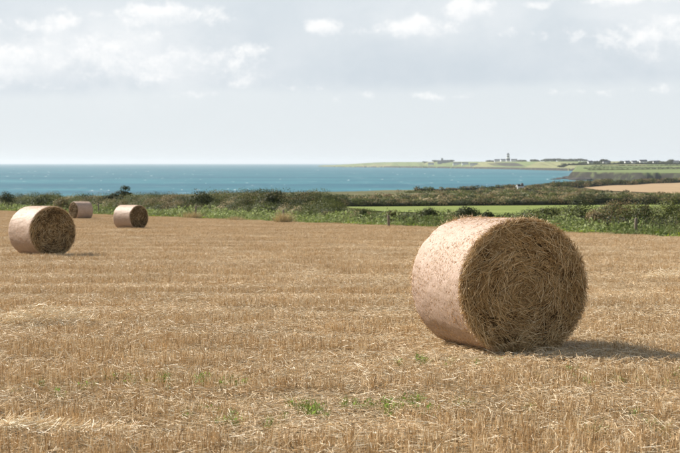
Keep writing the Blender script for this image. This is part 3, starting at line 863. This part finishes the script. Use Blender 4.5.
g_b = 'bushes in the hedge'
bush('gorse_bush', 'rounded olive bush in the hedge left of the large bale top', 429, 91, 1.55, 1.25, BRAMBLE + GORSE, 1, .07, 1700, g_b)
bush('gorse_bush', 'wide dark gorse bush directly above the large bale', 466, 84, 1.7, 1.2, GORSE, 2, .065, 1900, g_b)
bush('gorse_bush', 'dark gorse bush in the hedge just right of the widest one', 488, 82, 1.0, 1.0, GORSE, 3, .065, 1200, g_b)
bush('gorse_bush', 'small dark round bush in the hedge near the middle post', 362, 99, 1.0, .9, GORSE + BRAMBLE, 4, .065, 1100, g_b)
bush('gorse_bush', 'brownish bush beside the middle fence post', 392, 94, .9, .95, BRAMBLE + BRACKEN, 5, .065, 1100, g_b)
bush('gorse_bush', 'tall dark bush above the right shoulder of the large bale', 548, 80, 1.3, 1.2, GORSE + BRAMBLE, 6, .065, 1500, g_b)
bush('gorse_bush', 'dark bush standing above the green pasture at right', 618, 78, 1.05, 1.42, GORSE, 7, .065, 1500, g_b)
bush('gorse_bush', 'bush at right centre of the hedge, left of the edge bush', 646, 77, 1.3, 1.45, GORSE + BRAMBLE, 8, .065, 1600, g_b)
bush('gorse_bush', 'very dark bush cut by the right edge of the photo', 674, 74, 1.2, 1.35, GORSE, 9, .065, 1500, g_b)
bush('bramble_bush', 'pale tan dry bramble clump in the hedge at right', 597, 73, 1.2, 1.05, BRACKEN + DRYGRASS, 10, .065, 1300, g_b)
bush('bramble_bush', 'dark bush in the hedge behind the nearest left bale', 40, 186, 3.6, 2.2, GORSE + BRAMBLE, 11, .12, 1500, g_b)
bush('bramble_bush', 'dark green bush in the scrub at left centre, above the tan grass clump', 205, 140, 3.0, 2.3, GORSE, 12, .10, 1600, g_b)
bush('bramble_bush', 'dark bush topping the scrub just left of the picture centre', 272, 125, 2.4, 2.35, GORSE, 13, .09, 1700, g_b)
bush('bramble_bush', 'dark bush near the left border of the photo', 8, 205, 3.2, 2.6, GORSE, 14, .12, 1300, g_b)
bush('bramble_bush', 'low pale brown bramble behind the farthest bale', 62, 170, 3.0, 1.8, BRAMBLE + BRACKEN, 15, .11, 1300, g_b)

# windblown tree above the left hedge
def wind_tree(px, d, label):
    r = np.random.default_rng(77); x = X(px, d); z = float(zt(x, d))
    root = empty('windblown_tree', (x, d, z)); root.scale = (.8, .8, .88); tag(root, label, 'tree')
    b = Bag()
    for (cx_, cz_, rx_, rz_) in ((.9, 2.9, .8, .6), (.9, 2.3, .7, .5), (.2, 2.3, .9, .6), (-.7, 1.95, .95, .5), (-1.6, 1.75, .95, .45), (-2.6, 1.6, .9, .4), (1.5, 2.2, .5, .4), (.2, 1.6, 1.2, .6), (-1.5, 1.3, 1.4, .5)):
        lump(b, (cx_, r.normal(0, .2), cz_), (rx_, .6, rz_), 330, .12, GORSE, r)
    link('crown', b.mesh('crown'), M_LEAF, root)
    P = np.zeros((5, 3)); D = np.array([(.3, 0, 1), (.1, .1, 1), (-.5, 0, 1), (-1.0, .05, 1), (.6, 0, 1)], float)
    V, Q, _ = strands(P, D, 2.4, .16, .15, 4, r, sides=6, taper=.3)
    link('trunk', arr_mesh('trunk', V, Q), M_BARK, root)
wind_tree(119, 182, 'small dark windblown tree rising above the left hedge against the sea')

# green weedy verge between stubble and hedge (nobody could count the leaves)
def verge():
    r = np.random.default_rng(90); b = Bag()
    n = 62000
    yb = 34 + (240 - 34)*r.uniform(0, 1, n)**1.35; off = np.clip(r.beta(1.3, 1.25, n)*4.6 - .15 + .4*np.sin(yb*.6), -.5, 4.8)
    x = xb(yb) + BN[0]*off; y = yb + BN[1]*off
    hum = np.clip(-.15 + 1.6*fbm(x/1.5, y/1.5, 8, 3), .15, 1.5)
    hh = (.16 + .50*sstep(0, 2.2, off))*hum*1.15*np.interp(yb, [34, 100, 180], [1, 1.15, 1.35])
    z = zt(x, y) + hh*r.uniform(.1, 1, n)
    V, Q = leaves(np.stack([x, y, z], 1), .085*np.interp(yb, [34, 100, 200], [.9, 1.15, 1.7]), r, .9, 1.9)
    sel = fbm(x/2.2 + 50, y/2.2, 4, 3)
    col = pick(WEED, n, r); dark = pick([(.12, .155, .045), (.16, .19, .06)], n, r)
    col = np.where((sel < .42)[:, None], dark, col)
    edge = (off < .5) & (r.uniform(0, 1, n) < .6)
    col = np.where(edge[:, None], pick([(.25, .31, .04), (.19, .25, .035)], n, r), col)
    b.add(V, Q, np.repeat(col, 4, 0))
    n = 16000                                         # grass blades
    yb = 34 + (240 - 34)*r.uniform(0, 1, n)**1.35; off = r.uniform(-.4, 4.6, n)
    x = xb(yb) + BN[0]*off; y = yb + BN[1]*off
    D = np.stack([r.normal(0, .35, n), r.normal(0, .35, n), np.ones(n)], 1)
    V, Q, m = strands(np.stack([x, y, zt(x, y)], 1), D, r.uniform(.25, .85, n)*(.5 + .5*sstep(0, 1.5, off)), .018, r.normal(0, .4, n), 2, r, taper=.3)
    b.add(V, Q, np.repeat(np.where((r.uniform(0, 1, n) < .2)[:, None], pick(DRYGRASS, n, r), pick(WEED, n, r)), m, 0))
    o = link('verge_weeds', b.mesh('verge_weeds'), M_LEAF)
    tag(o, 'strip of pale green weeds and grass along the stubble edge', 'weeds', kind='stuff')
verge()

def dry_clump(label, px, d, w, h, seed):
    r = np.random.default_rng(seed); x = X(px, d); b = Bag(); n = 420
    P = np.stack([r.normal(0, w*.3, n), r.normal(0, w*.2, n), np.zeros(n)], 1)
    D = np.stack([P[:, 0]*.5/w + r.normal(0, .35, n), r.normal(0, .35, n), np.ones(n)], 1)
    V, Q, m = strands(P, D, h*r.uniform(.5, 1.2, n), .02, r.normal(0, .45, n), 2, r, taper=.3)
    b.add(V, Q, np.repeat(pick(DRYGRASS, n, r)*1.6, m, 0))
    o = link('dry_grass_clump', b.mesh('dry_grass_clump'), M_STRAW); o.location = (x, d, float(zt(x, d)))
    tag(o, label, 'grass clump', 'dry grass along the stubble edge')
dry_clump('tan dry grass clump at the field edge right of the small bales', 193, 121, 1.3, .55, 1)
dry_clump('taller dry grass clump at the field edge around a post, left of centre', 284, 98.5, .75, .65, 2)
dry_clump('low dry grass patch at the field edge between the two tan clumps', 235, 110, .9, .3, 3)

def fence_post(label, px, d, h, lean):
    x = X(px, d); r = np.random.default_rng(int(px))
    V, Q = lathe([(.055, -.2), (.058, .1), (.052, h*.6), (.05, h - .03), (.035, h), (0.001, h + .005)], 9)
    V[:, :2] *= 1 + r.normal(0, .04, (len(V), 1))
    o = link('fence_post', arr_mesh('fence_post', V*np.array([1.25, 1.25, 1]), Q, smooth=True), M_WOOD); o.location = (x, d, float(zt(x, d))); o.rotation_euler = (lean*.4, lean, 0)
    tag(o, label, 'post', 'fence posts along the field edge')
fence_post('grey wooden fence post in the weeds below the right hedge', 636, 66.8, .72, .03)
fence_post('dark wooden fence post in the weeds near the picture centre', 389, 84.4, .66, -.05)
fence_post('short fence post standing in the dry grass clump left of centre', 283, 101, .85, .04)
fence_post('thin fence post above the dry clump right of the small bales', 195.5, 124, 1.0, .02)
fence_post('thin fence post just right of the farthest bale', 98.5, 158, 1.1, .0)

# ------------------------------------------------------------------ far shore: rocks, lighthouse, village, trees
M_WHITE = mat_plain('white_paint', (.78, .78, .76), .7, .08, .2)
M_BLACKP = mat_plain('black_paint', (.03, .03, .035), .6, .2, .2)
M_SLATE = mat_plain('slate_roof', (.09, .095, .11), .8, .3, .6)
M_STONE = mat_plain('grey_stone', (.20, .19, .185), .9, .3, .4)
M_GLASS = mat_plain('window_glass', (.03, .035, .045), .2, .2, .5, .5)
M_ROCK = mat_plain('dark_rock', (.05, .043, .037), .9, .5, .15, .2, .6)


def lighthouse(x, y, z):
    root = empty('lighthouse', (x, y, z)); tag(root, 'distant black and white banded lighthouse on the far headland', 'lighthouse')
    def part(nm, prof, mat, n=24, par=root):
        V, Q = lathe(prof, n); return link(nm, arr_mesh(nm, V, Q, smooth=False), mat, par)
    part('tower_band', [(6.9, -3), (6.7, 5)], M_WHITE); part('tower_band', [(6.72, 5), (6.45, 11.5)], M_BLACKP)
    part('tower_band', [(6.45, 11.5), (6.2, 17), (4.0, 17.2)], M_WHITE); part('tower_band', [(4.3, 17.1), (4.1, 21.5)], M_BLACKP)
    part('tower_band', [(4.1, 21.5), (3.9, 25)], M_WHITE)
    g_ = part('gallery', [(3.9, 24.6), (5.3, 25.2), (5.3, 25.8), (3.2, 25.9)], M_BLACKP)
    part('railing', [(5.25, 25.8), (5.25, 26.9), (5.15, 26.9), (5.15, 25.8)], M_BLACKP, par=g_)
    l_ = part('lantern', [(2.5, 25.8), (2.5, 29.2)], M_GLASS, 12)
    part('lantern_roof', [(2.9, 29.2), (1.6, 30.8), (.2, 31.4), (.12, 33.0)], M_BLACKP, 12, l_)
lx = X(508, 6350)
def hz_far(x): return None
lighthouse(lx, 6350.0*1, 26.5)


def house(label, x, y, z, w, dp, h, rh, rz, wallm=None, group='houses of the far village', roofm=None):
    root = empty('village_house', (x, y, z), rz); tag(root, label, 'house', group)
    V, Q = box(-w/2, w/2, -dp/2, dp/2, -3, h)
    T = np.array([(8, 9, 10), (11, 13, 12)])
    gab = np.array([(-w/2, -dp/2, h), (-w/2, dp/2, h), (-w/2, 0, h + rh), (w/2, -dp/2, h), (w/2, dp/2, h), (w/2, 0, h + rh)])
    b = Bag(); b.add(V, Q, None); b.add(gab, None, None, np.array([(1, 0, 2), (3, 4, 5)]))
    link('wall', b.mesh('wall'), wallm or M_WHITE, root)
    o = .4
    R_ = np.array([(-w/2 - o, -dp/2 - o, h - .25), (w/2 + o, -dp/2 - o, h - .25), (w/2 + o, 0, h + rh + .15), (-w/2 - o, 0, h + rh + .15), (-w/2 - o, dp/2 + o, h - .25), (w/2 + o, dp/2 + o, h - .25)])
    R2 = R_ + np.array([0, 0, .25])
    RV = np.concatenate([R_, R2]); RQ = [(0, 1, 2, 3), (3, 2, 5, 4), (6, 9, 8, 7), (9, 10, 11, 8), (0, 6, 7, 1), (4, 5, 11, 10), (0, 3, 9, 6), (3, 4, 10, 9), (1, 7, 8, 2), (2, 8, 11, 5)]
    rf = link('roof', arr_mesh('roof', RV, RQ), roofm or M_SLATE, root)
    V, Q = box(-.45, .45, -.4, .4, h + rh - .6, h + rh + 1.3); V[:, 0] += w*.38; link('chimney', arr_mesh('chimney', V, Q), M_STONE, rf)
    for wx_ in np.linspace(-w*.33, w*.33, max(2, int(w//4))):
        V, Q = box(wx_ - .55, wx_ + .55, -dp/2 - .05, -dp/2 + .1, 1.0, 2.4); link('window', arr_mesh('window', V, Q), M_GLASS, root)
    V, Q = box(-.5, .5, -dp/2 - .06, -dp/2 + .1, 0, 2.1); V[:, 0] += w*.12; link('door', arr_mesh('door', V, Q), M_WOOD, root)
    return root


def far_tree(label, x, y, z, w, h, seed, group, cols=None):
    r = np.random.default_rng(seed); root = empty('village_tree', (x, y, z)); tag(root, label, 'tree', group)
    b = Bag()
    for j in range(5): lump(b, (r.normal(0, w*.2), r.normal(0, w*.2), h*r.uniform(.2, .66)), (w*.36, w*.36, h*.36), 60, w*.12, cols or GORSE, r)
    link('crown', b.mesh('crown'), M_LEAF, root)
    V, Q, _ = strands(np.array([(0., 0, -2)]*3), np.array([(0, 0, 1.), (.25, .1, 1), (-.25, .1, 1)]), h*.75, w*.07, .05, 3, r, sides=6, taper=.4)
    link('trunk', arr_mesh('trunk', V, Q), M_BARK, root)


dep_g = bpy.context.evaluated_depsgraph_get() if False else None
def mesh_z(name, x, y):
    """height of a built sheet under a point (nearest vertex)"""
    me = bpy.data.objects[name].data; co = np.empty(len(me.vertices)*3, np.float32); me.vertices.foreach_get('co', co); co = co.reshape(-1, 3)
    return float(co[np.argmin((co[:, 0] - x)**2 + (co[:, 1] - y)**2), 2])
lh = bpy.data.objects['lighthouse']; lh.location.z = mesh_z('far_headland', lx, 6350) - .5; lh.scale = (1.15, 1.15, 1.15)

# ridge village on the right (about 3.3 km away)
DR = 3350.0
ORD = ['leftmost', 'second', 'third', 'fourth', 'fifth', 'sixth', 'seventh', 'eighth', 'ninth', 'tenth', 'eleventh', 'twelfth', 'thirteenth']
vt = [(586, 22, 6), (596, 18, 8), (603, 18, 11), (609, 14, 9), (622, 14, 9), (631, 14, 6), (639, 12, 7), (650, 15, 8), (657, 16, 9), (665, 14, 7), (671, 22, 11), (679, 18, 9)]
for q, (px, w, h) in enumerate(vt):
    d = DR + 25*(q % 4); x = X(px, d)
    far_tree('dark tree on the far ridge at right, ' + (ORD[q] if q == 0 else ORD[q] + ' from the left') + ' in its row', x, d, mesh_z('cliff_land', x, d) - .3, w, h, 300 + q, 'trees on the far ridge')
hs = [(606, 13, 'white house beside the tallest dark trees on the far ridge'), (643, 15, 'largest white house on the far ridge, right of the middle trees'), (627, 10, 'small white cottage between dark trees on the far ridge'),
      (590, 10, 'low pale house at the left end of the ridge trees'), (655.5, 11, 'white house left of the last big tree clump on the ridge'), (634, 11, 'small pale house left of the largest white ridge house'), (676, 11, 'white house at the right edge of the far ridge')]
for q, (px, w, lab) in enumerate(hs):
    d = DR - 30; x = X(px, d); house(lab, x, d, mesh_z('cliff_land', x, d) - .2, w, 7.5, 4.5 + (1.6 if q == 1 else 0), 3.2, random.uniform(-.4, .4))
hedge('ridge_hedge', 'long dark hedge line under the houses on the far ridge', [(X(560, 3300) , 3300), (X(640, 3290), 3290), (X(700, 3290), 3290), (X(800, 3280), 3280)], 9, lambda x, y: 4.2, 9, 1.3, .9, [(3, GORSE, 1), (2, BRAMBLE, 1)], 60, zf=lambda x, y: mesh_z('cliff_land', x, y))
for q, (px0, px1, d0_, d1_) in enumerate(((590, 700, 2330, 2380), (586, 690, 2620, 2560), (592, 700, 2900, 2950))):
    hedge('field_hedge', ('nearest thin hedge line across the green clifftop field', 'middle thin hedge line across the green clifftop field', 'farthest thin hedge line across the green clifftop field, below the ridge')[q], [(X(px0, d0_), d0_), (X((px0 + px1)/2, d0_ + 30), d0_ + 30), (X(px1, d1_), d1_)], 8, lambda x, y: 1.6, 6, .9, 1.2, [(3, BRAMBLE, 1), (2, GORSE, 1)], 62 + q, zf=lambda x, y: mesh_z('cliff_land', x, y))
# castle and white houses by the little harbour (about 6.6 km away)
def castle(x, y, z):
    root = empty('castle_ruin', (x, y, z)); tag(root, 'grey stone castle with square tower by the far harbour', 'castle')
    def blk(nm, x0, x1, h, dpt, par=root, y0=0):
        V, Q = box(x0, x1, y0 - dpt/2, y0 + dpt/2, -4, h); o = link(nm, arr_mesh(nm, V, Q), M_STONE, par)
        n = max(3, int((x1 - x0)//4))
        for k in range(n):
            xa = x0 + (k + .1)*(x1 - x0)/n; V, Q = box(xa, xa + (x1 - x0)/n*.6, y0 - dpt/2, y0 - dpt/2 + 1, h + .003, h + 1.6)
            link('merlon', arr_mesh('merlon', V, Q), M_STONE, o)
        for k in range(max(1, n//2)):
            xa = x0 + (k + .5)*(x1 - x0)/max(1, n//2); V, Q = box(xa - .6, xa + .6, y0 - dpt/2 - .05, y0 - dpt/2 + .2, h*.45, h*.45 + 2); link('window', arr_mesh('window', V, Q), M_GLASS, o)
    blk('tower', -5, 5, 22, 10); blk('hall', -24, -5.01, 12, 11); blk('wing', 5.01, 30, 13.5, 12); blk('low_wall', 30.01, 58, 8, 9)
cxp = X(442, 7050); castle(cxp, 7050, mesh_z('far_headland', cxp, 7050) - 1); bpy.data.objects['castle_ruin'].scale = (.85, .85, .95)
for q, (px, d, w, lab) in enumerate([(431, 7200, 26, 'pale house left of the far stone castle'), (457, 6700, 34, 'long white shed right of the far stone castle'), (465, 6560, 26, 'white house in the middle of the harbour row'), (474, 6400, 32, 'white house at the right end of the harbour row'),
                                     (497, 6080, 20, 'low white cottage left of the lighthouse'), (503, 6050, 18, 'white keepers house just left of the lighthouse'), (514, 6000, 22, 'white keepers house just right of the lighthouse')]):
    x = X(px, d); house(lab, x, d, mesh_z('far_headland', x, d) - .5, w, 9, 6, 4, 0.1*((q % 3) - 1), group='white houses on the far headland')
for q, (px, d, w, h) in enumerate([(425, 7500, 30, 9), (436, 7350, 26, 9), (450, 7100, 30, 10), (490, 6400, 40, 8), (522, 5900, 40, 8), (534, 5700, 45, 8), (545, 5500, 45, 9), (553, 5400, 40, 10), (562, 5300, 40, 9), (572, 5200, 45, 9), (580, 5150, 40, 9)]):
    x = X(px, d); far_tree('low dark tree clump on the far headland skyline, ' + (ORD[q] if q == 0 else ORD[q] + ' from the left'), x, d, mesh_z('far_headland', x, d) - 1, w, h, 400 + q, 'tree clumps on the far headland')

# reef rocks off the cliff
for q, (px, py, w, h) in enumerate([(578, 178, 22, 4.5), (571, 177.3, 14, 2.6), (564, 179, 13, 2.2), (581, 180, 16, 4), (555, 179.5, 8, 1.4), (575, 175.5, 10, 2.0)]):
    d = 22*FPX/(py - 163); r = np.random.default_rng(500 + q); x = X(px, d)
    nlat, nlon = 7, 14; V = []
    for i_ in range(nlat):
        for j_ in range(nlon):
            a = 2*pi*j_/nlon; e = (i_/(nlat - 1))*pi/2; k_ = r.uniform(.75, 1.2)
            V.append((cos(a)*cos(e)*w*k_, sin(a)*cos(e)*w*1.6*k_, -1 + sin(e)*(h + 1)*r.uniform(.6, 1.15)))
    Q = [(i_*nlon + j_, i_*nlon + (j_+1) % nlon, (i_+1)*nlon + (j_+1) % nlon, (i_+1)*nlon + j_) for i_ in range(nlat-1) for j_ in range(nlon)]
    o = link('reef_rock', arr_mesh('reef_rock', V, Q), M_ROCK); o.location = (x, d, 0)
    tag(o, ('largest dark reef rock in the water below the far cliff', 'second dark reef rock left of the largest one', 'low dark reef rock farther left off the cliff', 'dark rock lying closest to the foot of the far cliff', 'smallest leftmost reef rock awash in the sea', 'small reef rock behind the largest one')[q], 'rock', 'reef rocks off the cliff')

# small white shed in the rough grassland
xs = X(520, 700); sh = house('tiny white shed on the rough grassland in front of the sea', xs, 700, float(zt(xs, 700)) + .3, 2.4, 1.6, 1.2, .4, .2, M_WHITE, None, M_WHITE); sh.name = 'field_shed'; sh['category'] = 'shed'

# ------------------------------------------------------------------ sea haze
V, Q = box(-41000, 41000, -6000, 46000, -4.0, 95.0)
hz = link('haze', arr_mesh('haze', V, Q)); tag(hz, 'thin pale sea haze', 'haze', kind='stuff')
mh = bpy.data.materials.new('haze'); mh.use_nodes = True; th_ = NT(mh.node_tree); th_.n.clear()
vo = th_.new('ShaderNodeOutputMaterial'); pv = th_.new('ShaderNodeVolumePrincipled')
pv.inputs['Color'].default_value = (.84, .91, .97, 1); pv.inputs['Density'].default_value = 4.0e-5; pv.inputs['Anisotropy'].default_value = 0.2
th_.l.new(pv.outputs[0], vo.inputs['Volume']); hz.data.materials.append(mh)
hz.display_type = 'WIRE'
